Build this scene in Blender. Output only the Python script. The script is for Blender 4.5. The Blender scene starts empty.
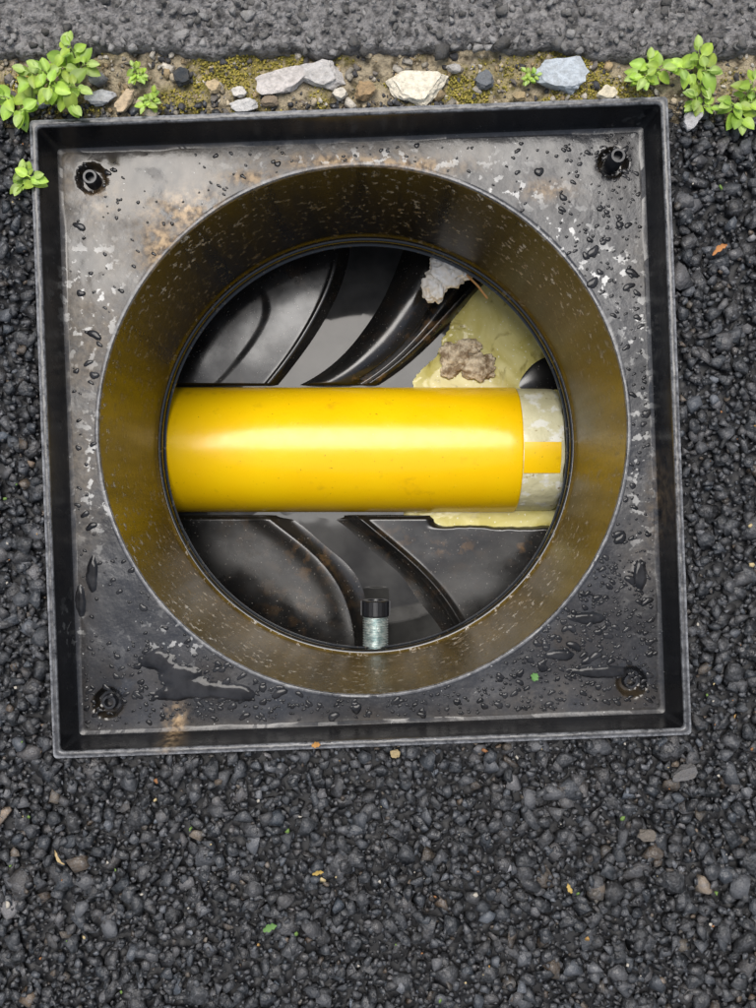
import bpy, bmesh, math, random
import numpy as np
from mathutils import Vector, Matrix
from mathutils import noise as mn
random.seed(7); rng=np.random.default_rng(7)
S=0.0007; H=0.60            # metres per unit on rim plane, camera height
def P(px,py,z=0.0):
    k=S*(H-z)/H
    return ((px-378)*k,(504-py)*k,z)
scene=bpy.context.scene
# ------------------------------------------------------------- noise
def vnoise(x,y,seed=0):
    xi=np.floor(x).astype(np.int64); yi=np.floor(y).astype(np.int64)
    fx=x-xi; fy=y-yi; fx=fx*fx*(3-2*fx); fy=fy*fy*(3-2*fy)
    def h(a,b):
        n=(a*374761393+b*668265263+seed*974711)&0xFFFFFFFF
        n=((n^(n>>13))*1274126177)&0xFFFFFFFF
        n=(n^(n>>16))&0xFFFF
        return n/65535.0
    return (h(xi,yi)*(1-fx)+h(xi+1,yi)*fx)*(1-fy)+(h(xi,yi+1)*(1-fx)+h(xi+1,yi+1)*fx)*fy
def fbm(x,y,s,seed=0,o=4):
    t=0;a=1;n=0
    for i in range(o):
        t=t+a*vnoise(x*s+17.3*i,y*s-9.1*i,seed+i);n+=a;a*=.5;s*=2.03
    return t/n
# ------------------------------------------------------------- mesh helpers
def new_mesh(name,verts,faces,mat=None,smooth=True,sharp=None,parent=None,attrs=None,col=None):
    me=bpy.data.meshes.new(name)
    verts=np.asarray(verts,dtype=np.float32); 
    if isinstance(faces,np.ndarray):
        k=faces.shape[1]; n=len(faces)
        me.vertices.add(len(verts)); me.vertices.foreach_set('co',verts.ravel())
        me.loops.add(n*k); me.loops.foreach_set('vertex_index',faces.astype(np.int32).ravel())
        me.polygons.add(n); me.polygons.foreach_set('loop_start',np.arange(0,n*k,k,dtype=np.int32))
        me.update(calc_edges=True)
    else:
        me.from_pydata([tuple(map(float,v)) for v in verts],[],faces); me.update()
    me.validate()
    if smooth: me.polygons.foreach_set('use_smooth',[True]*len(me.polygons))
    if sharp: me.set_sharp_from_angle(angle=math.radians(sharp))
    if attrs:
        for k,v in attrs.items():
            a=me.attributes.new(k,'FLOAT','POINT'); a.data.foreach_set('value',np.asarray(v,dtype=np.float32))
    if col is not None:
        a=me.attributes.new('Col','FLOAT_COLOR','POINT')
        c=np.ones((len(verts),4),dtype=np.float32); c[:,:3]=col; a.data.foreach_set('color',c.ravel())
    ob=bpy.data.objects.new(name,me); scene.collection.objects.link(ob)
    if mat: me.materials.append(mat)
    if parent: ob.parent=parent
    return ob
def empty(name):
    e=bpy.data.objects.new(name,None); e.empty_display_size=.05; scene.collection.objects.link(e); return e
def gridfaces(nr,nc,wrap=False):
    i=np.arange(nr-1)[:,None]; j=np.arange(nc if wrap else nc-1)[None,:]; j2=(j+1)%nc
    a=i*nc+j; b=i*nc+j2; c=(i+1)*nc+j2; d=(i+1)*nc+j
    return np.stack([a,b,c,d],-1).reshape(-1,4)
# ------------------------------------------------------------- material helper
class M:
    def __init__(s,name,rough=.5,ior=1.5):
        s.m=bpy.data.materials.new(name); s.m.use_nodes=True; s.nt=s.m.node_tree
        s.b=s.nt.nodes['Principled BSDF']; s.b.inputs['Roughness'].default_value=rough; s.b.inputs['IOR'].default_value=ior
        s.tc=s.nt.nodes.new('ShaderNodeTexCoord'); s.vec=s.tc.outputs['Object']
    def n(s,t,**k):
        x=s.nt.nodes.new(t)
        for a,b in k.items(): setattr(x,a,b)
        return x
    def setin(s,inp,v):
        if hasattr(v,'is_output'): s.nt.links.new(v,inp)
        elif isinstance(v,(tuple,list)): inp.default_value=tuple(v)+((1,) if len(v)==3 and len(inp.default_value)==4 else ())
        else: inp.default_value=v
    def scaled(s,sc):
        mp=s.n('ShaderNodeMapping'); s.nt.links.new(s.vec,mp.inputs['Vector']); mp.inputs['Scale'].default_value=sc; return mp.outputs[0]
    def rng(s,v,a,b,c=0.,d=1.):
        r=s.n('ShaderNodeMapRange'); s.setin(r.inputs[0],v)
        for i,q in enumerate((a,b,c,d)): r.inputs[i+1].default_value=q
        return r.outputs[0]
    def noise(s,scale,lo=.4,hi=.6,detail=4,rough=.55,c=0.,d=1.,vec=None,dist=0):
        t=s.n('ShaderNodeTexNoise'); s.nt.links.new(vec or s.vec,t.inputs['Vector'])
        t.inputs['Scale'].default_value=scale; t.inputs['Detail'].default_value=detail; t.inputs['Roughness'].default_value=rough
        t.inputs['Distortion'].default_value=dist
        return s.rng(t.outputs[0],lo,hi,c,d)
    def vor(s,scale,lo=0.,hi=1.,c=0.,d=1.,feature='F1'):
        t=s.n('ShaderNodeTexVoronoi'); t.feature=feature; s.nt.links.new(s.vec,t.inputs['Vector']); t.inputs['Scale'].default_value=scale
        return s.rng(t.outputs['Distance'],lo,hi,c,d)
    def attr(s,name,out='Fac'):
        t=s.n('ShaderNodeAttribute'); t.attribute_name=name; return t.outputs[out]
    def math(s,op,a,b=0.):
        t=s.n('ShaderNodeMath',operation=op); s.setin(t.inputs[0],a); s.setin(t.inputs[1],b); t.use_clamp=(op in('ADD',)); return t.outputs[0]
    def mul(s,a,b): return s.math('MULTIPLY',a,b)
    def mix(s,f,a,b):
        t=s.n('ShaderNodeMix',data_type='RGBA'); s.setin(t.inputs[0],f); s.setin(t.inputs[6],a); s.setin(t.inputs[7],b); return t.outputs[2]
    def mixf(s,f,a,b):
        t=s.n('ShaderNodeMix',data_type='FLOAT'); s.setin(t.inputs[0],f); s.setin(t.inputs[2],a); s.setin(t.inputs[3],b); return t.outputs[0]
    def col(s,c): s.setin(s.b.inputs['Base Color'],c); return s
    def rough(s,c): s.setin(s.b.inputs['Roughness'],c); return s
    def bump(s,h,dist=.001,strength=.6):
        t=s.n('ShaderNodeBump'); t.inputs['Distance'].default_value=dist; t.inputs['Strength'].default_value=strength
        s.setin(t.inputs['Height'],h); s.nt.links.new(t.outputs[0],s.b.inputs['Normal']); return s
# ------------------------------------------------------------- materials
m=M('asphalt_binder',.6); c=m.mix(m.noise(90),(.010,.010,.011),(.028,.028,.029))
far=m.vor(110,0,.6); c=m.mix(far,m.mix(m.noise(230),(.04,.04,.043),(.02,.02,.022)),c); m.col(c); m.bump(m.vor(110,.0,.6,1,0),.004,.9); MAT_BINDER=m.m
m=M('wet_aggregate',.45,1.5); c=m.attr('Col','Color'); c=m.mix(m.noise(330,.45,.70,c=0,d=.55),c,(.12,.12,.125)); m.col(c)
m.rough(m.noise(60,.35,.65,c=.28,d=.6)); m.bump(m.noise(500,.2,.8,detail=3),.0008,.7); MAT_STONE=m.m
m=M('dry_stone',.8); c=m.attr('Col','Color'); c=m.mix(m.noise(260,.38,.72,c=0,d=.45),c,(.09,.075,.055)); m.col(c); m.bump(m.noise(500,.2,.8),.0012,.8); MAT_ROCK=m.m
m=M('old_tarmac',.7); c=m.mix(m.noise(190,.36,.60,detail=6),(.055,.052,.05),(.29,.275,.265)); c=m.mix(m.noise(14,.4,.7,c=0,d=.4),c,(.12,.113,.107)); m.col(c)
m.bump(m.noise(300,.25,.75,detail=6),.003,1.); MAT_OLD=m.m
m=M('moss_soil',.9); c=m.mix(m.noise(140,.36,.56),(.09,.07,.04),(.40,.33,.22)); c=m.mix(m.mul(m.attr('moss'),m.noise(220,.33,.52,c=0,d=.85)),c,m.mix(m.noise(300),(.15,.13,.015),(.34,.27,.05))); m.col(c)
m.bump(m.noise(500,.2,.8,detail=6),.002,1.); MAT_SOIL=m.m
m=M('moss_tuft',.9); m.col(m.attr('Col','Color')); MAT_MOSS=m.m
def leafmat():
    m=M('leaf_green',.42); c=m.attr('Col','Color'); c=m.mix(m.noise(250,.45,.65,c=0,d=.3),c,(.16,.30,.04)); m.col(c)
    tr=m.n('ShaderNodeBsdfTranslucent'); m.setin(tr.inputs[0],c); mx=m.n('ShaderNodeMixShader'); mx.inputs[0].default_value=.3
    out=m.nt.nodes['Material Output']; m.nt.links.new(m.b.outputs[0],mx.inputs[1]); m.nt.links.new(tr.outputs[0],mx.inputs[2]); m.nt.links.new(mx.outputs[0],out.inputs[0])
    return m.m
MAT_LEAF=leafmat()

m=M('black_plastic_frame',.4,1.5)
fl=m.attr('flange')
c=m.mix(m.mul(fl,m.noise(16,.30,.75,detail=6)),(.007,.007,.008),(.032,.035,.042))
c=m.mix(m.mul(fl,m.noise(500,.52,.80,detail=2,c=0,d=.4)),c,(.09,.088,.085))
wet=m.mul(m.attr('wet'),m.noise(34,.36,.46,detail=6,dist=.6))
dust=m.mul(m.attr('dust'),m.noise(50,.32,.64,detail=8,rough=.7)); c=m.mix(m.mul(dust,.75),c,m.mix(m.noise(260,.3,.7),(.09,.07,.05),(.29,.235,.17)))
c=m.mix(m.mul(wet,.85),c,m.mix(m.noise(26,.35,.65,detail=5),(.010,.009,.008),(.05,.036,.020)))
muck=m.mul(m.attr('muck'),m.noise(110,.34,.52,detail=6)); c=m.mix(muck,c,m.mix(m.noise(200,.38,.6),(.07,.04,.015),(.42,.29,.16)))
wh=m.math('ADD',m.mul(m.attr('white'),m.noise(130,.57,.60,detail=6)),m.mul(fl,m.noise(330,.70,.73,detail=3,d=.6))); c=m.mix(wh,c,(.6,.59,.56))
wear=m.mul(m.attr('wear'),m.noise(140,.34,.62,detail=8,rough=.8)); c=m.mix(m.mul(wear,.8),c,(.36,.36,.37))
m.col(c); r=m.mixf(m.math('ADD',dust,muck),m.noise(35,.35,.65,c=.20,d=.36),.65); r=m.mixf(wet,r,.08); m.rough(r)
h=m.math('ADD',m.mul(m.noise(220,.2,.8,detail=3),.35),m.mul(m.math('ADD',dust,muck),.4)); h=m.mixf(wet,h,.25); m.bump(h,.0009,.4); MAT_FRAME=m.m

m=M('shaft_plastic',.3,1.42)
vs=m.scaled((1,1,.10)); film_glow=m.attr('film_glow')
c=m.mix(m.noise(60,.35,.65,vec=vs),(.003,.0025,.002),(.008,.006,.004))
c=m.mix(m.mul(film_glow,m.noise(14,.25,.6,detail=4,c=.55,d=1)),c,m.mix(m.noise(60,.3,.7,vec=vs,detail=6),(.10,.068,.016),(.20,.135,.036)))
c=m.mix(m.noise(90,.58,.74,detail=8,rough=.75,c=0,d=.5,vec=m.scaled((1,1,.4))),c,(.02,.015,.009))
c=m.mix(m.noise(520,.60,.67,detail=2,c=0,d=.8),c,(.012,.009,.006))
wh=m.mul(m.attr('white'),m.noise(170,.575,.60,detail=7,rough=.7,vec=m.scaled((1,1,.7)))); c=m.mix(wh,c,m.mix(m.noise(200),(.34,.26,.17),(.72,.68,.60)))
m.col(c); m.rough(m.mixf(wh,m.noise(40,.3,.7,c=.24,d=.46,vec=vs),.8)); m.bump(m.math('ADD',m.mul(m.noise(150,.2,.8),.35),wh),.0008,.5); MAT_SHAFT=m.m

m=M('base_plastic',.15,1.6)
c=m.mix(m.noise(14,.4,.65),(.007,.007,.007),(.018,.017,.016)); c=m.mix(m.mul(m.noise(85,.50,.62,detail=7,d=.8),m.attr('dirt')),c,(.15,.085,.035)); c=m.mix(m.noise(500,.69,.73,detail=2,d=.7),c,(.3,.28,.25))
m.col(c); m.rough(m.noise(20,.3,.7,c=.12,d=.34)); m.bump(m.noise(40,.2,.8,detail=2),.0010,.15); MAT_BASE=m.m
m=M('seal_rubber',.15,1.6); m.col(m.mix(m.noise(200,.6,.7),(.008,.008,.008),(.1,.08,.05))); MAT_SEAL=m.m
m=M('yellow_plastic',.3,1.5); c=m.mix(m.noise(14,.3,.7),(.94,.56,.002),(.96,.62,.003)); c=m.mix(m.noise(330,.68,.74,c=0,d=.8),c,(.35,.17,.01)); c=m.mix(m.noise(60,.62,.74,detail=6,c=0,d=.35),c,(.5,.27,.01)); m.col(c)
m.rough(m.noise(90,.3,.7,c=.18,d=.28)); m.bump(m.noise(120,.2,.8),.0003,.15); MAT_YEL=m.m
m=M('cream_sleeve',.4); c=m.mix(m.noise(40,.35,.65),(.80,.76,.50),(.66,.62,.38)); c=m.mix(m.noise(70,.54,.62,detail=6),c,(.90,.89,.78)); c=m.mix(m.noise(180,.64,.7),c,(.35,.25,.08)); m.col(c); m.bump(m.noise(100),.001,.3); MAT_CREAM=m.m
m=M('milky_liquid',.12,1.36); c=m.mix(m.noise(22,.35,.65,dist=1.5),(.56,.49,.15),(.74,.68,.32)); c=m.mix(m.noise(26,.58,.68,dist=2),c,(.34,.28,.08)); m.col(m.mix(m.noise(250,.64,.68),c,(.8,.78,.6))); m.bump(m.noise(40),.001,.12); MAT_MILK=m.m
m=M('murky_water',.05,1.36); m.col(m.mix(m.noise(18,.35,.65),(.014,.014,.014),(.05,.05,.048))); m.bump(m.noise(22,detail=1),.001,.1); MAT_WATER=m.m
m=M('water_on_black_plastic',.05,1.34); m.col(m.mix(m.noise(60),(.010,.010,.011),(.026,.026,.028))); m.bump(m.noise(60,detail=1),.0006,.15); MAT_DROP=m.m
m=M('zinc_steel',.3); m.b.inputs['Metallic'].default_value=.7; m.col(m.mix(m.noise(200),(.4,.5,.5),(.75,.8,.78))); MAT_ZINC=m.m
m=M('black_cap',.3); m.col((.012,.013,.016)); MAT_CAP=m.m
m=M('white_grease',.6); c=m.mix(m.noise(110,.35,.55),(.92,.90,.86),(.80,.74,.64)); m.col(c); m.bump(m.noise(300,detail=4),.0006,.3); MAT_GREASE=m.m
m=M('brown_sludge',.6); c=m.mix(m.noise(130,.4,.6,detail=6),(.26,.18,.10),(.74,.62,.44)); m.col(c); m.bump(m.noise(260,detail=5),.001,.6); MAT_SLUDGE=m.m
m=M('litter',.7); m.col(m.attr('Col','Color')); MAT_LIT=m.m

# ------------------------------------------------------------- frame geometry
CX,CY,_=P(360.5,427.5,0); ROT=math.radians(2.15); HS=0.2242
FZ=-0.030; CR=0.1944; BZ=-0.201
C2=P(363,430,FZ)
ca,sa=math.cos(ROT),math.sin(ROT)
def rotc(x,y): return CX+x*ca-y*sa, CY+x*sa+y*ca
def in_frame(x,y,mar=0):
    dx,dy=x-CX,y-CY; u=dx*ca+dy*sa; v=-dx*sa+dy*ca
    return (np.abs(u)<HS+mar)&(np.abs(v)<HS+mar)
def blob(X,Y,lst,z):
    f=np.zeros_like(X)
    for (px,py,rx,ry,w) in lst:
        x,y,_=P(px,py,z); k=S*(H-z)/H
        f=np.maximum(f,w*np.exp(-(((X-x)/(rx*k))**2+((Y-y)/(ry*k))**2)))
    return f
chamber=empty('inspection_chamber')
NA=1440; th=np.arange(NA)*2*math.pi/NA
def sq(h):
    k=1/np.maximum(np.abs(np.cos(th)),np.abs(np.sin(th))); x=np.cos(th)*k*h; y=np.sin(th)*k*h
    r=.003
    cx=np.clip(x,-(h-r),h-r); cy=np.clip(y,-(h-r),h-r); dx=x-cx; dy=y-cy; L=np.hypot(dx,dy)
    both=(np.abs(x)>h-r)&(np.abs(y)>h-r); f=np.where(both,r/np.maximum(L,1e-9),1); x=cx+dx*f; y=cy+dy*f
    return rotc(x,y)
rows=[];wear=[];flg=[]
def addsq(h,z,w,jit=0,fl=0):
    x,y=sq(h); j=(fbm(x,y,120,3)-.5)*jit; rows.append(np.stack([x,y,np.full(NA,z)+j],-1)); wear.append(np.full(NA,w)); flg.append(np.full(NA,fl))
addsq(HS+.001,-.06,0); addsq(HS,-.006,.1); addsq(HS,-.0015,.7,.0006); addsq(HS-.0006,-.0003,1,.0008); addsq(HS-.0016,0,.8,.0010); addsq(HS-.0026,0.0,.2,.0008); addsq(HS-.0040,0,.3,.0008); addsq(HS-.0047,-.0004,.95,.0008); addsq(HS-.0052,-.0014,.5,.0006); addsq(HS-.0054,-.0026,0); addsq(HS-.0060,-.008,0,0,.1)
addsq(HS-.0078,FZ+.004,0,0,.15); addsq(HS-.0090,FZ+.0012,.0,0,.3); addsq(HS-.0115,FZ,.12,0,.9)
xo,yo=sq(HS-.0115); ci=np.stack([C2[0]+np.cos(th+ROT)*CR,C2[1]+np.sin(th+ROT)*CR],-1)
K=64
bosses=[P(91,178,FZ),P(613,163,FZ),P(632,682,FZ),P(108,703,FZ)]
for i in range(1,K+1):
    t=i/K
    inner=np.stack([C2[0]+np.cos(th+ROT)*(CR+.003),C2[1]+np.sin(th+ROT)*(CR+.003)],-1)
    x=xo*(1-t)+inner[:,0]*t; y=yo*(1-t)+inner[:,1]*t
    z=FZ+(fbm(x,y,25,5)-.5)*.0018
    for b in bosses:
        rr=np.hypot(x-b[0],y-b[1]); z=z-.007*np.clip((.0115-rr)/.003,0,1)
    rows.append(np.stack([x,y,z],-1)); wear.append(np.zeros(NA)); flg.append(np.ones(NA))
for dr,dz in ((.0018,.0003),(.0006,.0001),(0,-.0008),(-.0003,-.003)):
    rows.append(np.stack([C2[0]+np.cos(th+ROT)*(CR+dr),C2[1]+np.sin(th+ROT)*(CR+dr),np.full(NA,FZ+dz)+(fbm(ci[:,0],ci[:,1],90,8)-.5)*.0008],-1)); wear.append(np.full(NA,.6 if abs(dz+.0001)<.0005 or dz==-.0008 else 0)); flg.append(np.ones(NA)*.5)
V=np.concatenate(rows); W=np.concatenate(wear)
X,Y=V[:,0],V[:,1]
dust=blob(X,Y,[(120,255,55,45,1),(92,340,42,90,1),(80,450,24,70,.9),(66,170,16,60,.9),(75,590,18,50,.3),(380,150,120,10,.7),(560,190,60,30,.2),(640,260,26,60,.25),(300,152,80,14,.6),(300,728,200,8,.3),(540,700,80,20,.35),(640,560,20,60,.3),(86,520,20,40,.6),(240,165,80,18,.8),(210,150,60,12,.5)],FZ)
muck=blob(X,Y,[(188,212,38,20,1),(160,245,20,28,1),(405,166,50,9,1),(340,162,60,8,.9),(176,722,9,16,1),(100,200,20,25,.3),(545,190,25,10,.5),(655,500,8,40,.2),(250,178,30,8,.8)],FZ)
white=blob(X,Y,[(605,275,35,30,.9),(560,235,30,25,.9),(635,325,12,28,1),(70,625,10,22,1),(90,300,30,60,.8),(180,640,40,20,.5),(640,130,30,12,.5),(500,190,60,16,.7),(640,450,14,120,.5),(100,470,20,60,.8),(380,160,120,12,.6)],FZ)
wetm=blob(X,Y,[(160,180,62,40,1),(110,185,48,44,1),(92,265,40,44,.9),(195,680,60,34,.5),(110,690,30,30,.8),(610,160,40,30,.6),(630,690,35,25,.7),(580,640,60,40,.6),(85,600,14,50,.6),(400,720,160,14,.6),(500,150,90,18,.5)],FZ)
for b in bosses: wetm=np.maximum(wetm,np.clip((.015-np.hypot(X-b[0],Y-b[1]))/.003,0,1)); dust*=np.clip((np.hypot(X-b[0],Y-b[1])-.011)/.003,0,1)
FL_=np.concatenate(flg); dust*=np.clip(FL_*1.2-.1,0,1); white*=FL_; wetm*=FL_
new_mesh('frame',V,gridfaces(len(rows),NA,True)[:,::-1],MAT_FRAME,True,35,chamber,dict(dust=dust,muck=muck,white=white,wet=wetm,wear=W,flange=FL_))
# shaft
NZ=60; rows=[];film_glow=[];wh=[]
def ab(a,deg,w): 
    d=(np.degrees(a)-deg+180)%360-180; return np.exp(-(d/w)**2)
for i in range(NZ+1):
    t=i/NZ; z=FZ-.0028+(BZ-FZ+.0028)*t; r=CR-.0003-.0012*t
    if .90<t<.93: r-=.0018
    x=C2[0]+np.cos(th)*r; y=C2[1]+np.sin(th)*r; rows.append(np.stack([x,y,np.full(NA,z)],-1))
    f=np.clip(1.15-1.4*ab(th,100,72),0.0,1)  # dirt film that also paints in the pipe's glow and the shaded top wall
    film_glow.append(np.clip(f*(.75+.25*t)*(.8+.3*fbm(th*3,th*0+t*1.5,1,6)),0,1))
    w=.25+.9*ab(th,226,26)+.9*ab(th,308,28)*(t>.25)+.8*ab(th,48,28)*(t<.6)+.5*ab(th,135,22)*(t<.4)+.7*ab(th,180,20)*(t<.12)+.6*ab(th,270,40)*(t>.8)
    wh.append(np.clip(w*(.35+.9*vnoise(th*4+5,th*0+t*4,4)),0,1))
new_mesh('shaft',np.concatenate(rows),gridfaces(NZ+1,NA,True)[:,::-1],MAT_SHAFT,True,40,chamber,dict(film_glow=np.concatenate(film_glow),white=np.concatenate(wh)))
def lathe(name,prof,cx,cy,mat,parent=None,n=256,smooth=True,sharp=40):
    a=np.arange(n)*2*math.pi/n; rows=[np.stack([cx+np.cos(a)*r,cy+np.sin(a)*r,np.full(n,z)],-1) for r,z in prof]
    return new_mesh(name,np.concatenate(rows),gridfaces(len(prof),n,True)[:,::-1],mat,smooth,sharp,parent)
lathe('seal_lip',[(CR+.002,BZ+.004),(CR-.0015,BZ+.004),(CR-.003,BZ+.0035),(CR-.0042,BZ+.002),(CR-.0045,BZ),(CR-.0035,BZ-.002),(CR-.001,BZ-.003),(CR-.003,BZ-.006),(CR-.0055,BZ-.0075),(CR-.0055,BZ-.009),(CR-.001,BZ-.010),(CR+.002,BZ-.010),(CR+.05,BZ-.011)],C2[0],C2[1],MAT_SEAL,chamber)
lathe('base_wall',[(CR+.048,BZ-.010),(CR+.048,-.36)],C2[0],C2[1],MAT_BASE,chamber)
# ------------------------------------------------------------- base floor heightfield
PZ=-.276; PCY=P(0,450,PZ)[1]; PR=.0635; FL=-.272
g=np.linspace(-.245,.245,620); GX,GY=np.meshgrid(g+C2[0],g+C2[1])
k=S*(H-FL)/H; QX=GX/k+378; QY=504-GY/k
def cx_(pts):
    ys=[p[1] for p in pts]; xs=[p[0] for p in pts]
    x=np.interp(QY,ys,xs); s0=(xs[1]-xs[0])/(ys[1]-ys[0]); s1=(xs[-1]-xs[-2])/(ys[-1]-ys[-2])
    x=np.where(QY<ys[0],xs[0]+(QY-ys[0])*s0,x); return np.where(QY>ys[-1],xs[-1]+(QY-ys[-1])*s1,x)
def sm(pts):
    p=np.array(pts,float); t=np.linspace(0,1,len(p)); tt=np.linspace(0,1,40)
    c=np.polyfit(t,p,min(3,len(p)-1)); return [tuple(np.array([np.polyval(c[:,0],q),np.polyval(c[:,1],q)])) for q in tt]
A=cx_(sm([(338,240),(330,285),(305,335),(268,385)])); B=cx_(sm([(428,240),(405,292),(368,345),(312,386)])); Cc=cx_(sm([(500,262),(460,300),(418,345),(366,386)]))
ss=lambda e0,e1,x:(lambda t:t*t*(3-2*t))(np.clip((x-e0)/(e1-e0),0,1))
def lip(x,c,w,h): return h*np.exp(-((x-c)/w)**2)
def chan(x0,x1,d): 
    u=np.clip((QX-x0)/(x1-x0),0,1); return -d*np.sqrt(np.clip(1-(2*u-1)**2,0,1))
top=FL+.00006*(A-QX)*(QX<A)+.00003*(384-QY)
top=top-.014*ss(A,A+16,QX)*(1-ss(B-26,B-2,QX))
top=top+lip(QX,A,3,.002)+lip(QX,B+12,24,.010)+chan(B+34,Cc-2,.005)*(QX>B)*(QX<Cc)+lip(QX,Cc,6,.004)-.030*ss(Cc+4,Cc+22,QX)
A2=cx_(sm([(250,262),(258,290),(262,320),(215,384)])); top=top+.0010*ss(A2-2,A2+8,QX)*(1-ss(A-3,A,QX))
D=cx_(sm([(350,510),(405,556),(440,592),(470,640)])); E=cx_(sm([(262,515),(300,545),(335,585),(352,650)]))
bot=FL-.00004*(E-QX)*(QX<E)+chan(E+4,D-8,.009)*(QX>E)*(QX<D)+lip(QX,D,4,.005)+lip(QX,E,14,.003)+.00005*(QX-D)*(QX>D)-.003*ss(520,516,QY)
bot=bot-.016*ss(425,450,QX)*ss(529,521,QY+6*(fbm(GX,GY,40,77)-.5))
hz=np.where(GY>PCY,top,bot)
hz=hz+(fbm(GX,GY,14,11,2)-.5)*.003
dy=np.abs(GY-PCY); tr=PZ-np.sqrt(np.clip((PR+.003)**2-dy**2,0,None)); hz=np.where(dy<PR+.003,np.minimum(hz,tr),hz)
dirt=.2*np.clip(fbm(GX,GY,22,31)*2-.9,0,1)+blob(GX,GY,[(450,547,20,7,1.0),(520,548,12,10,1.0),(310,560,26,20,.6),(300,600,50,25,.25),(430,330,24,24,.9),(390,380,60,8,1),(300,382,60,5,.5),(395,540,24,16,.3),(415,545,20,10,.3)],FL)
new_mesh('base_channels',np.stack([GX,GY,hz],-1).reshape(-1,3),gridfaces(620,620),MAT_BASE,True,None,chamber,dict(dirt=np.clip(dirt,0,1).ravel()))
# bosses
bm=bmesh.new()
def tube(prof,loc,n=28):
    vs=[]
    for r,z in prof:
        vs.append([bm.verts.new((loc[0]+math.cos(2*math.pi*i/n)*r,loc[1]+math.sin(2*math.pi*i/n)*r,loc[2]+z)) for i in range(n)])
    for a,b in zip(vs,vs[1:]):
        for i in range(n): bm.faces.new((a[i],a[(i+1)%n],b[(i+1)%n],b[i]))
    bm.faces.new(vs[-1])
for b,h in zip(bosses,(.003,.014,-.002,-.002)):
    tube([(.0062,-.008),(.0055,h-.001),(.0050,h),(.0034,h),(.003,h-.001),(.0028,h-.006)],(b[0],b[1],FZ))
me=bpy.data.meshes.new('screw_bosses'); bm.to_mesh(me); bm.free(); me.polygons.foreach_set('use_smooth',[True]*len(me.polygons)); me.set_sharp_from_angle(angle=.7)
o=bpy.data.objects.new('screw_bosses',me); me.materials.append(MAT_CAP); scene.collection.objects.link(o); o.parent=chamber
# ------------------------------------------------------------- pipe
pipe=empty('yellow_drain_pipe')
def cyl_x(name,prof,cy,cz,mat,parent,n=160,a0=0,a1=2*math.pi,wob=0):
    wrap=abs(a1-a0-2*math.pi)<1e-6
    a=np.linspace(a0,a1,n,endpoint=not wrap); rows=[]
    for x,r in prof:
        rr=r+(fbm(a*3,a*0+x*50,2,4)-.5)*wob
        rows.append(np.stack([np.full(n,x)+(fbm(a*6,a*0,1,9)-.5)*wob*2,cy+np.cos(a)*rr,cz+np.sin(a)*rr],-1))
    return new_mesh(name,np.concatenate(rows),gridfaces(len(prof),n,wrap),mat,True,40,parent)
xe=P(524,0,PZ+PR)[0]; xc=P(566,0,PZ+PR)[0]
cyl_x('pipe_body',[(-.228,PR)]+[(x,PR) for x in np.linspace(-.22,xe-.002,30)]+[(xe-.0006,PR-.0003),(xe,PR-.001),(xe,PR-.004)],PCY,PZ,MAT_YEL,pipe)
cyl_x('cream_sleeve',[(xe-.006,PR-.0012)]+[(x,PR-.0012-.0006*i/12) for i,x in enumerate(np.linspace(xe,xc-.003,13))]+[(xc-.0005,PR-.003),(xc,PR-.006),(xc,PR-.02),(xc-.01,.01)],PCY,PZ,MAT_CREAM,pipe,wob=.0012)
cyl_x('yellow_label',[(xe+.0004,PR-.0003),(xe+.004,PR-.0003),(xc-.004,PR-.0007)],PCY,PZ,MAT_YEL,pipe,n=24,a0=math.pi/2-.06,a1=math.pi/2+.42)
# ------------------------------------------------------------- liquids
def sheet(name,ctrs,z,hh,mat,thr=.5,step=.0009,ns=60,namp=.25,w=.25,parent=None,seed=0):
    xs=[];ys=[]
    for (px,py,rx,ry) in ctrs:
        x,y,_=P(px,py,z);k=S*(H-z)/H; xs+= [x-rx*k*1.7,x+rx*k*1.7]; ys+=[y-ry*k*1.7,y+ry*k*1.7]
    gx=np.arange(min(xs),max(xs),step); gy=np.arange(min(ys),max(ys),step); X,Y=np.meshgrid(gx,gy); f=np.zeros_like(X)
    for (px,py,rx,ry) in ctrs:
        x,y,_=P(px,py,z);k=S*(H-z)/H
        f=f+np.exp(-.693*(((X-x)/(rx*k))**2+((Y-y)/(ry*k))**2)**1.5)
    f=f+(fbm(X,Y,ns,seed)-.5)*namp-thr
    Z=z+hh*np.tanh(f/w)
    F=gridfaces(len(gy),len(gx)); keep=(f.ravel()[F]>-.12).any(1); F=F[keep]
    used=np.unique(F); mp=-np.ones(X.size,int); mp[used]=np.arange(len(used))
    return new_mesh(name,np.stack([X,Y,Z],-1).reshape(-1,3)[used],mp[F],mat,True,None,parent)
bw=empty('standing_water')
n=96; a=np.arange(n)*2*math.pi/n
new_mesh('channel_water',np.stack([C2[0]+np.cos(a)*.236,C2[1]+np.sin(a)*.236,np.full(n,-.2795)],-1),[list(range(n))],MAT_WATER,False,None,bw)
sheet('milky_pool',[(500,345,46,52),(470,385,48,28),(545,420,40,60),(515,310,36,38),(500,516,84,22),(560,490,44,46)],-.2760,.0040,MAT_MILK,parent=bw,seed=5,namp=.35,w=.3)
pud=empty('puddle')
sheet('puddle_lower',[(158,660,18,9),(180,676,20,11),(208,690,24,9),(240,694,16,8),(172,694,18,6)],FZ+.0003,.0012,MAT_DROP,parent=pud,seed=8,ns=130,w=.3,namp=.75)
sheet('puddle_side',[(92,575,5,16),(80,600,5,14),(600,672,26,6),(586,618,18,5),(640,575,6,14),(560,655,14,5)],FZ+.0003,.0010,MAT_DROP,parent=pud,seed=15,ns=130,namp=.7)
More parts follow.
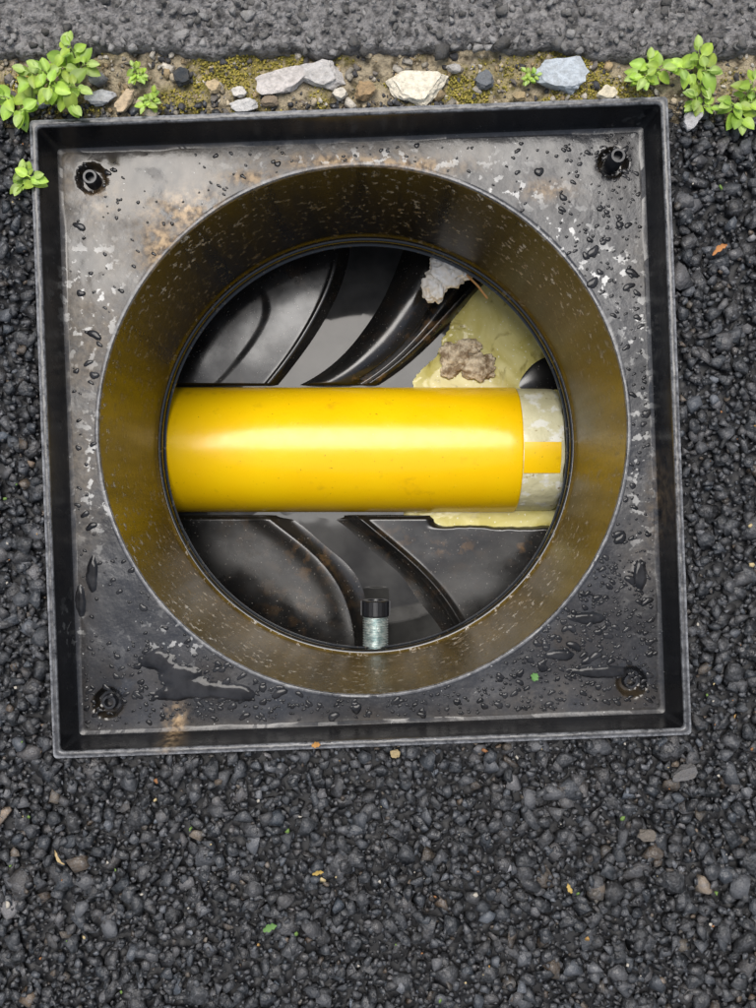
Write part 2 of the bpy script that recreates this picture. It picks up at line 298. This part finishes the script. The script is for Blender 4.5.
def domes(name,arr,mat,parent=None,n=14):
    a=np.arange(n)*2*math.pi/n; prof=[(1.02,-.2),(.97,.25),(.8,.6),(.45,.9)]
    base=[(np.cos(a)*r,np.sin(a)*r,np.full(n,z)) for r,z in prof]
    bx=np.concatenate([b[0] for b in base]+[[0.]]); by=np.concatenate([b[1] for b in base]+[[0.]]); bz=np.concatenate([b[2] for b in base]+[[1.]])
    f4=gridfaces(4,n,True); f=np.concatenate([f4[:,[0,1,2]],f4[:,[0,2,3]],np.stack([3*n+np.arange(n),3*n+(np.arange(n)+1)%n,np.full(n,4*n)],-1)])
    Vs=[];Fs=[];o=0
    for (x,y,z,r,h,el,an) in arr:
        wob=1+.22*np.sin(2*np.arctan2(by,bx)+an*3)+.13*np.sin(3*np.arctan2(by,bx)+an*7)
        u=bx*r*el*wob; v=by*r*wob
        Vs.append(np.stack([x+u*math.cos(an)-v*math.sin(an),y+u*math.sin(an)+v*math.cos(an),z+bz*h],-1)); Fs.append(f+o); o+=len(bx)
    return new_mesh(name,np.concatenate(Vs),np.concatenate(Fs),mat,True,None,parent)
arr=[]
while len(arr)<1500:
    x,y=rotc(random.uniform(-HS+.014,HS-.014),random.uniform(-HS+.014,HS-.014))
    if math.hypot(x-C2[0],y-C2[1])<CR+.004: continue
    px=x/(S*1.05)+378; py=504-y/(S*1.05)
    dens=.12+ (1.0 if px>500 and py>560 else 0)+(.3 if px>560 and py<260 else 0)+(.6 if py>640 else 0)+(.3 if px>600 else 0)
    if random.random()>dens: continue
    r=min(.0034,.0007*math.exp(random.gauss(0,.6))+ .0002)
    arr.append((x,y,FZ+.0004,r,r*.30,random.uniform(1,1.6),random.uniform(0,3.1)))
domes('droplets',arr,MAT_DROP,pud)
# ------------------------------------------------------------- convex stones
protos=[]
for s in range(20):
    b=bmesh.new(); r_=random.Random(s)
    for i in range(9+s%4):
        v=Vector((r_.gauss(0,1),r_.gauss(0,1),r_.gauss(0,1))).normalized(); v*=r_.uniform(.85,1.15)
        b.verts.new((v.x*1.2,v.y*.98,v.z*.8))
    bmesh.ops.convex_hull(b,input=b.verts); 
    dead=[v for v in b.verts if not v.link_faces]; bmesh.ops.delete(b,geom=dead,context='VERTS')
    bmesh.ops.triangulate(b,faces=b.faces); b.verts.index_update()
    protos.append((np.array([v.co[:] for v in b.verts]),np.array([[v.index for v in f.verts] for f in b.faces]))); b.free()
def stones(name,pos,rad,colr,mat,flat=.75,parent=None,smooth=False):
    n=len(pos); which=rng.integers(0,len(protos),n); Vs=[];Fs=[];Cs=[];o=0
    for k,(pv,pf) in enumerate(protos):
        idx=np.where(which==k)[0]
        if len(idx)==0: continue
        q=rng.normal(size=(len(idx),4)); q/=np.linalg.norm(q,axis=1)[:,None]; w,x,y,z=q.T
        R=np.stack([1-2*(y*y+z*z),2*(x*y-z*w),2*(x*z+y*w),2*(x*y+z*w),1-2*(x*x+z*z),2*(y*z-x*w),2*(x*z-y*w),2*(y*z+x*w),1-2*(x*x+y*y)],-1).reshape(-1,3,3)
        v=np.einsum('nij,vj->nvi',R,pv); v[:,:,2]=np.minimum(v[:,:,2],.72)*flat; v=v*rad[idx][:,None,None]+pos[idx][:,None,:]
        Vs.append(v.reshape(-1,3)); Fs.append((pf[None]+ (np.arange(len(idx))*len(pv))[:,None,None]+o).reshape(-1,3)); o+=len(idx)*len(pv)
        Cs.append(np.repeat(colr[idx],len(pv),0))
    return new_mesh(name,np.concatenate(Vs),np.concatenate(Fs),mat,smooth,None,parent,col=np.concatenate(Cs))
def jgrid(x0,x1,y0,y1,st):
    gx=np.arange(x0,x1,st); gy=np.arange(y0,y1,st*.9); X,Y=np.meshgrid(gx,gy); X=X+(np.arange(len(gy))%2)[:,None]*st*.5
    return (X+rng.uniform(-.48,.48,X.shape)*st).ravel(),(Y+rng.uniform(-.48,.48,Y.shape)*st).ravel()
YM=P(0,104)[1]; YO=P(0,52)[1]
def sheet_hole(name,z,mat):
    R=60.; o=[(-R,-R),(R,-R),(R,R),(-R,R)]; h=HS-.002
    i=[rotc(-h,-h),rotc(h,-h),rotc(h,h),rotc(-h,h)]
    v=[(*p,z) for p in o]+[(*p,z) for p in i]; f=[(a,(a+1)%4,4+(a+1)%4,4+a) for a in range(4)]
    return new_mesh(name,v,f,mat,False)
road=sheet_hole('asphalt_road',-.0115,MAT_BINDER)
def scol(n,light=1.):
    b=.030*np.exp(rng.normal(0,.45,n))*light; t=rng.normal(0,.05,n); c=np.stack([b*(1+t),b*1.01,b*(1.07-t)],-1)
    sel=rng.random(n)<.08; c[sel]*=2.2
    sel=rng.random(n)<.04; c[sel]*=np.array([1.9,1.45,1.]); return c
x,y=jgrid(-.62,.62,-.62,YM+.004,.0090)
k=~in_frame(x,y,.002)&(y<YM+(fbm(x,y,20,2)-.5)*.012); x,y=x[k],y[k]; r=np.clip(.0048*np.exp(rng.normal(0,.42,len(x))),.0022,.0120)
k=np.array([not in_frame(a,b,min(c,.006)*.75) for a,b,c in zip(x,y,r)]); x,y,r=x[k],y[k],r[k]
z=-.0030-.55*r+rng.normal(0,.0011,len(x)); stones('aggregate',np.stack([x,y,z],-1),r,scol(len(x)),MAT_STONE,.78,road)
x,y=jgrid(-.44,.44,-.46,YM+.004,.0050)
k=~in_frame(x,y,.0015)&(y<YM+.004); x,y=x[k],y[k]; r=np.clip(.0021*np.exp(rng.normal(0,.35,len(x))),.001,.0042)
z=-.0058-.5*r+rng.normal(0,.0016,len(x)); stones('aggregate_fines',np.stack([x,y,z],-1),r,scol(len(x)),MAT_STONE,.8,road)
# ------------------------------------------------------------- old tarmac pavement (raised)
gx=np.arange(-.8,.8,.0014); gy=np.concatenate([[0,.0,.0012,.003],np.arange(.005,.16,.0014)]); X,Y=np.meshgrid(gx,gy)
edge=YO+(fbm(X,X*0,18,21)-.5)*.014+(fbm(X,X*0,120,22)-.5)*.006
Z=.003+(fbm(X,Y+edge,180,23,3)-.5)*.0075+(fbm(X,Y,30,24)-.5)*.005
Yw=Y+edge; Z[0]=-.015; Z[1]=-.004+Z[1]*.3; Z[2]-=.0015
old=new_mesh('old_pavement',np.stack([X,Yw,Z],-1).reshape(-1,3),gridfaces(*X.shape),MAT_OLD,True,None)
R=60; y1=YO+.15
new_mesh('pavement_slab_far',[(-R,y1,-.004),(R,y1,-.004),(R,R,-.004),(-R,R,-.004)],[(0,1,2,3)],MAT_OLD,False,None,old)
for sx in (-1,1): new_mesh('pavement_slab_side',[(sx*.79,YO,-.004),(sx*R,YO,-.004),(sx*R,y1,-.004),(sx*.79,y1,-.004)],[(0,1,2,3) if sx>0 else (3,2,1,0)],MAT_OLD,False,None,old)
x,y=jgrid(-.45,.45,YO+.003,YO+.15,.0072); r=np.clip(.0026*np.exp(rng.normal(0,.45,len(x))),.001,.0068)
b=rng.uniform(.05,.28,len(x)); cc=np.stack([b*1.04,b,b*.96],-1)
stones('pavement_chippings',np.stack([x,y,.0048-.55*r+rng.normal(0,.0009,len(x))],-1),r,cc,MAT_ROCK,.7,old)
# ------------------------------------------------------------- mossy joint
gx=np.arange(-.8,.8,.0013); gy=np.arange(YM-.012,YO+.008,.0013); X,Y=np.meshgrid(gx,gy)
Z=-.0075+(fbm(X,Y,45,41)-.4)*.009+(fbm(X,Y,220,42)-.5)*.003; Z=Z-.006*np.clip((YM+.002-Y)/.012,0,1)
px=X/S+378
mo=np.clip((fbm(X,Y,28,43)-.40)*6,0,1)*np.clip(np.interp(px,[0,90,200,330,480,640,700],[.5,.6,1,1,1,.8,.3]),0,1)
sel=in_frame(X,Y,-.003); Z[sel]=-.02
F=gridfaces(*X.shape); F=F[~sel.ravel()[F].any(1)]
joint=new_mesh('mossy_joint',np.stack([X,Y,Z],-1).reshape(-1,3),F,MAT_SOIL,True,None,None,dict(moss=mo.ravel()))
n=24000; x=rng.uniform(-.5,.5,n); y=rng.uniform(YM-.004,YO+.004,n); pm=np.clip((fbm(x,y,28,43)-.45)*5,0,1)*np.interp(x/S+378,[0,90,200,330,480,640,700],[.4,.6,1,1,1,.8,.3])
k=(rng.random(n)<pm)&~in_frame(x,y,.001); x,y=x[k],y[k]; n=len(x)
zz=-.0075+(fbm(x,y,45,41)-.4)*.009+.0008; t=rng.random(n)[:,None]; cc=np.array([.13,.12,.015])*(1-t)+np.array([.46,.37,.07])*t
stones('moss',np.stack([x,y,zz],-1),rng.uniform(.0005,.0011,n),cc,MAT_MOSS,1.2,joint)
n=1500; x=rng.uniform(-.5,.5,n); y=rng.uniform(YM-.006,YO+.002,n); k=~in_frame(x,y,.002); x,y=x[k],y[k]; n=len(x)
pal=np.array([(.46,.38,.26),(.28,.25,.2),(.55,.5,.42),(.05,.05,.055),(.17,.15,.13),(.38,.28,.15)]); cc=pal[rng.integers(0,6,n)]*rng.uniform(.7,1.2,n)[:,None]
r=np.clip(.0016*np.exp(rng.normal(0,.5,n)),.0007,.006)
stones('pebbles',np.stack([x,y,-.0075+(fbm(x,y,45,41)-.4)*.009+r*.3],-1),r,cc,MAT_ROCK,.7,joint)
# ------------------------------------------------------------- individual rocks
def rock(px,py,w,h,c,th=.4,ang=0,seed=0,outl=None):
    r_=random.Random(seed); b=bmesh.new(); zc=-.0015
    bmesh.ops.create_icosphere(b,subdivisions=4,radius=1)
    cuts=[]
    if outl:
        for a,d in outl: a=math.radians(a); cuts.append((Vector((math.cos(a),math.sin(a),.15)).normalized(),d))
    else:
        for i in range(9):
            a=i*2*math.pi/9+r_.uniform(-.3,.3); cuts.append((Vector((math.cos(a),math.sin(a),r_.uniform(-.25,.4))).normalized(),r_.uniform(.6,.88)))
    cuts.append((Vector((r_.uniform(-.15,.15),r_.uniform(-.15,.15),1)).normalized(),.45)); cuts.append((Vector((r_.uniform(-.5,.5),r_.uniform(-.5,.5),1)).normalized(),.6))
    for _ in range(2):
        for v in b.verts:
            p=v.co.copy()
            for nrm,d in cuts:
                e=p.dot(nrm)-d
                if e>0: p-=nrm*e
            v.co=p
    X,Y,_=P(px,py,.004)
    for v in b.verts:
        q=v.co*2.5+Vector((seed*3.1,0,0)); v.co+=v.co.normalized()*((mn.noise(q)*.14)+mn.noise(q*3)*.07)
        x=v.co.x*w*S*.62; y=v.co.y*h*S*.62; z=v.co.z*min(w,h)*S*th
        v.co=Vector((X+x*math.cos(ang)-y*math.sin(ang),Y+x*math.sin(ang)+y*math.cos(ang),zc+z))
    me=bpy.data.meshes.new('rock'); b.to_mesh(me); b.free(); me.materials.append(MAT_ROCK)
    me.polygons.foreach_set('use_smooth',[True]*len(me.polygons)); me.set_sharp_from_angle(angle=.5)
    at=me.attributes.new('Col','FLOAT_COLOR','POINT'); at.data.foreach_set('color',list((*c,1))*len(me.vertices))
    o=bpy.data.objects.new('rock',me); scene.collection.objects.link(o)
for i,a in enumerate([(282,77,52,28,(.58,.53,.49),.35,.3),(318,70,46,26,(.52,.49,.46),.4,-.1),(420,82,62,38,(.82,.74,.58),.2,0,[(95,.62),(60,.7),(-25,.42),(-115,.6),(-160,.62),(180,.85),(140,.72)]),(563,70,50,32,(.48,.52,.55),.4,-.1),(97,94,30,15,(.42,.42,.42),.4,.0),(122,97,26,12,(.55,.42,.27),.4,1.0),
    (365,86,20,18,(.36,.24,.12),.5,.3),(485,76,20,16,(.15,.16,.17),.5,0),(180,73,18,14,(.03,.035,.04),.6,0),(243,102,26,12,(.55,.53,.5),.4,.2),(610,90,18,14,(.66,.58,.42),.5,0),(268,97,18,10,(.24,.18,.12),.5,0),(212,82,14,12,(.5,.38,.22),.5,0),(95,75,16,14,(.2,.2,.2),.5,0),(695,115,24,14,(.42,.41,.41),.5,.9),
    (688,776,26,16,(.12,.115,.115),.5,.4),(650,838,16,13,(.14,.12,.1),.4,0),(340,90,14,12,(.64,.58,.48),.5,0),(520,92,14,9,(.36,.27,.14),.5,0),(36,98,18,12,(.35,.35,.35),.5,0),(395,756,10,8,(.4,.3,.15),.5,0),(455,64,14,9,(.4,.38,.35),.5,0),(238,88,14,10,(.62,.58,.52),.5,0),(150,110,14,9,(.35,.3,.24),.5,0)]):
    rock(*a[:7],i+1,a[7] if len(a)>7 else None)
# ------------------------------------------------------------- weeds
def weed(px,py,nst,spread,leafL,seed,tall=.022,z0=-.004,first=3):
    r_=random.Random(seed); X,Y,_=P(px,py,.008); V=[];F=[];C=[]
    def leaf(p,dirv,up,L,Wd,c):
        side=dirv.cross(up).normalized(); up2=side.cross(dirv).normalized(); o=len(V); nu=9; cr=r_.uniform(.15,.5); tw=r_.uniform(-.25,.25)
        for i in range(nu+1):
            t=i/nu
            if t<.22: w=Wd*(.10+.12*t)     # petiole
            else:
                u=(t-.22)/.78; w=Wd*(max(0,math.sin(math.pi*u**.75)))**.62
                if i==nu: w=Wd*.03
            q=p+dirv*(L*t)-up2*(cr*L*t*t)
            for s in (-1,-.5,0,.5,1):
                V.append(tuple(q+side*(w*s)+up2*(abs(s)*w*.28+s*w*tw))); k=1.22 if s==0 else (1. if abs(s)<.9 else .88); C.append((c[0]*k,c[1]*k,c[2]*k))
        for i in range(nu):
            for j in range(4): a=o+i*5+j; F.append((a,a+1,a+6,a+5))
    def stem(pts,r):
        o=len(V)
        for i,p in enumerate(pts):
            for k in range(5):
                a=k*2*math.pi/5; V.append((p.x+math.cos(a)*r,p.y+math.sin(a)*r,p.z)); C.append((.22,.25,.08))
        for i in range(len(pts)-1):
            for k in range(5): a=o+i*5+k; b=o+i*5+(k+1)%5; F.append((a,b,b+5,a+5))
    for s in range(nst):
        az=2*math.pi*s/nst+r_.uniform(-.6,.6); L=spread*r_.uniform(.35,1.1); hgt=tall*r_.uniform(.4,1.1)
        pts=[Vector((X+math.cos(az)*L*t+ .15*L*math.sin(3*t)*math.sin(az),Y+math.sin(az)*L*t,z0+hgt*math.sin(t*1.5))) for t in [i/8 for i in range(9)]]
        stem(pts,.0005)
        base=r_.uniform(.8,1.25)
        for i in range(first,9,2):
            p=pts[i]; d=(pts[i]-pts[i-1]).normalized(); sc=leafL*r_.uniform(.6,1.15)*(.8 if i>=7 else 1)
            for sg in (-1,1):
                a2=math.atan2(d.y,d.x)+sg*r_.uniform(.7,1.5)+(i%4)*.35; dv=Vector((math.cos(a2),math.sin(a2),r_.uniform(.05,.6))).normalized()
                g=base*r_.uniform(.7,1.3); t=r_.random(); c=(.28*g+.10*t,.45*g+.06*t,.06*g)
                leaf(p,dv,Vector((0,0,1)),sc,sc*.31,c)
        leaf(pts[8],Vector((math.cos(az),math.sin(az),.4)).normalized(),Vector((0,0,1)),leafL*.75,leafL*.22,(.42,.56,.14))
    new_mesh('weed_plant',V,F,MAT_LEAF,True,None,None,col=np.array(C))
weed(58,84,6,.021,.0145,1,.026); weed(24,102,4,.017,.0155,2,.018); weed(74,68,3,.012,.0125,12,.020)
weed(133,68,3,.006,.0065,3,.008); weed(148,96,4,.006,.0075,4,.010); weed(20,176,3,.007,.0125,5,.008)
weed(648,72,4,.011,.0130,6,.014); weed(698,68,4,.014,.0140,7,.014); weed(702,98,3,.009,.0105,8,.010); weed(744,98,4,.014,.0140,9,.014); weed(533,70,3,.005,.006,10,.006)
# ------------------------------------------------------------- litter flecks on the road
n=260; x=rng.uniform(-.3,.3,n); y=rng.uniform(-.38,.27,n); k=~in_frame(x,y,.004); x,y=x[k],y[k]; n=len(x)
pal=np.array([(.35,.2,.06),(.45,.35,.18),(.12,.2,.04),(.4,.36,.3),(.25,.11,.04)]); cc=pal[rng.integers(0,5,n)]
stones('leaf_litter',np.stack([x,y,np.full(n,-.0020)],-1),np.clip(.0010*np.exp(rng.normal(0,.5,n)),.0005,.003),cc,MAT_LIT,.5)
def flake(px,py,L,W,an,c,z,name='dead_leaf'):
    X,Y,_=P(px,py,z); V=[];F=[]
    for i in range(9):
        t=i/8; w=W*math.sin(math.pi*min(.97,max(.06,t)))**.7*(1+.3*math.sin(i*2.3))
        for s in (-1,0,1):
            u=(t-.5)*L; v=w*s*.5+.1*L*math.sin(t*3); V.append((X+u*math.cos(an)-v*math.sin(an),Y+u*math.sin(an)+v*math.cos(an),z+.0012*abs(s)+.001*math.sin(t*5)))
    for i in range(8):
        for j in range(2): a=i*3+j; F.append((a,a+1,a+4,a+3))
    new_mesh(name,V,F,MAT_LIT,True,None,None,col=np.array([c]*len(V)))
for q in [(270,928,.010,.005,.3,(.10,.20,.05),.001),(535,677,.006,.006,1,(.10,.22,.06),FZ+.001),(316,745,.006,.004,0,(.4,.2,.05),0.001),(720,250,.013,.004,.6,(.4,.17,.05),.001),(570,888,.007,.003,2,(.4,.28,.08),.001),(318,873,.008,.003,.1,(.35,.24,.06),.001),(60,857,.012,.0022,2.2,(.4,.3,.15),.001)]: flake(*q)
# ------------------------------------------------------------- threaded fitting
fit=empty('threaded_fitting')
zf=BZ-.016; fx=P(375.5,0,zf)[0]; k=S*(H-zf)/H; yA=(504-600)*k; yB=(504-660)*k; fr=13*k
def cyl_y(name,prof,mat,n=40):
    a=np.arange(n)*2*math.pi/n; rows=[np.stack([fx+np.cos(a)*r,np.full(n,y),zf+np.sin(a)*r],-1) for y,r in prof]
    return new_mesh(name,np.concatenate(rows),gridfaces(len(prof),n,True),mat,True,35,fit)
yc=(504-616)*k
pr=[(yc,fr*.5)]; yy=yc
while yy>yB:
    pr+= [(yy,fr*.84),(yy-.0009,fr*.98),(yy-.0013,fr*.98),(yy-.0022,fr*.84)]; yy-=.0024
cyl_y('threaded_body',pr,MAT_ZINC)
cyl_y('cap',[(yA-.004,.0),(yA-.004,fr*.6),(yA,fr*.64),(yA,fr*.98),(yA-.001,fr*1.06),(yc+.001,fr*1.06),(yc,fr*1.0),(yc,fr*.5)],MAT_CAP)
bm=bmesh.new()
for i in range(10):
    a=i*2*math.pi/10; mt=Matrix.Translation((fx+math.cos(a)*fr*1.06,(yA+yc)/2,zf+math.sin(a)*fr*1.06))@Matrix.Rotation(-a,4,'Y')@Matrix.Diagonal((.002,abs(yA-yc)*.9,.0035,1)); bmesh.ops.create_cube(bm,size=1,matrix=mt)
bmesh.ops.bevel(bm,geom=bm.edges[:],offset=.0004,segments=2,affect='EDGES')
me=bpy.data.meshes.new('cap_ribs'); bm.to_mesh(me); bm.free(); me.materials.append(MAT_CAP); o=bpy.data.objects.new('cap_ribs',me); scene.collection.objects.link(o); o.parent=fit
# ------------------------------------------------------------- lumps
def lump(name,parts,z,mat,amp=.35,fine=.25):
    b=bmesh.new()
    for (px,py,rx,ry,rz) in parts:
        X,Y,_=P(px,py,z); k=S*(H-z)/H; q=bmesh.ops.create_icosphere(b,subdivisions=5,radius=1)
        for v in q['verts']:
            d=v.co.copy(); f=1+amp*mn.noise(d*1.7+Vector((px*.1,py*.1,0)))+amp*.6*mn.noise(d*4+Vector((px,0,0)))+amp*fine*mn.noise(d*10)
            v.co=Vector((X+d.x*rx*k*f,Y+d.y*ry*k*f,z+d.z*rz*f))
    me=bpy.data.meshes.new(name); b.to_mesh(me); b.free(); me.materials.append(mat); me.polygons.foreach_set('use_smooth',[True]*len(me.polygons))
    o=bpy.data.objects.new(name,me); scene.collection.objects.link(o); return o
lump('grease_lump',[(447,272,20,16,.010),(434,287,12,15,.009),(461,270,14,10,.008),(442,258,11,9,.007)],-.222,MAT_GREASE,.3,.10)
lump('sludge_lump',[(456,357,16,15,.006),(477,366,17,14,.005),(468,347,13,8,.005),(448,371,7,8,.004)],-.270,MAT_SLUDGE)
# dark moulded nose beside the pipe
bm=bmesh.new()
X0,Y0,_=P(541,374,-.274); bmesh.ops.create_icosphere(bm,subdivisions=4,radius=1)
for v in bm.verts:
    d=v.co; v.co=Vector((X0+.030*d.x+ .010*d.y,Y0+.023*d.y-.014*d.x*d.x,-.2765+.0065*d.z))
me=bpy.data.meshes.new('channel_nose'); bm.to_mesh(me); bm.free(); me.materials.append(MAT_BASE); me.polygons.foreach_set('use_smooth',[True]*len(me.polygons)); o=bpy.data.objects.new('channel_nose',me); scene.collection.objects.link(o); o.parent=chamber
tp=[P(466,274,-.216),P(478,286,-.216),P(487,298,-.215)]
V=[];F=[]
for i,p in enumerate(tp):
    for j in range(6): a=j*math.pi/3; V.append((p[0]+math.cos(a)*.0010,p[1]+math.sin(a)*.0010,p[2]+.001*math.cos(a)))
for i in range(2):
    for j in range(6): F.append((i*6+j,i*6+(j+1)%6,i*6+6+(j+1)%6,i*6+6+j))
new_mesh('twig',V,F,MAT_LIT,True,None,None,col=np.array([(.5,.27,.1)]*len(V)))
# ------------------------------------------------------------- light and camera
w=bpy.data.worlds.new("World"); scene.world=w; w.use_nodes=True; nt=w.node_tree; bg=nt.nodes['Background']
sky=nt.nodes.new('ShaderNodeTexSky'); sky.sky_type='NISHITA'; sky.sun_disc=False; EL=math.radians(72); sky.sun_elevation=EL; sky.sun_rotation=math.radians(-12)
sky.dust_density=4; sky.air_density=1.5
hs=nt.nodes.new('ShaderNodeHueSaturation'); hs.inputs['Saturation'].default_value=.7
nt.links.new(sky.outputs[0],hs.inputs['Color']); nt.links.new(hs.outputs[0],bg.inputs[0]); bg.inputs[1].default_value=.15
sl=bpy.data.lights.new('sun','SUN'); sl.energy=2.4; sl.angle=math.radians(38); sl.color=(1,.985,.96)
so=bpy.data.objects.new('sun',sl); scene.collection.objects.link(so)
az=math.radians(12); d=Vector((-math.sin(az)*math.cos(EL),math.cos(az)*math.cos(EL),math.sin(EL)))
so.rotation_euler=d.to_track_quat('Z','Y').to_euler(); so.location=(0,0,3)
cam=bpy.data.cameras.new('camera'); co=bpy.data.objects.new('camera',cam); scene.collection.objects.link(co); scene.camera=co
co.location=(0,0,H); cam.sensor_fit='VERTICAL'; cam.angle=2*math.atan(504*S/H); cam.clip_start=.01; cam.clip_end=300
scene.view_settings.view_transform='Standard'; scene.view_settings.look='None'; scene.view_settings.exposure=0
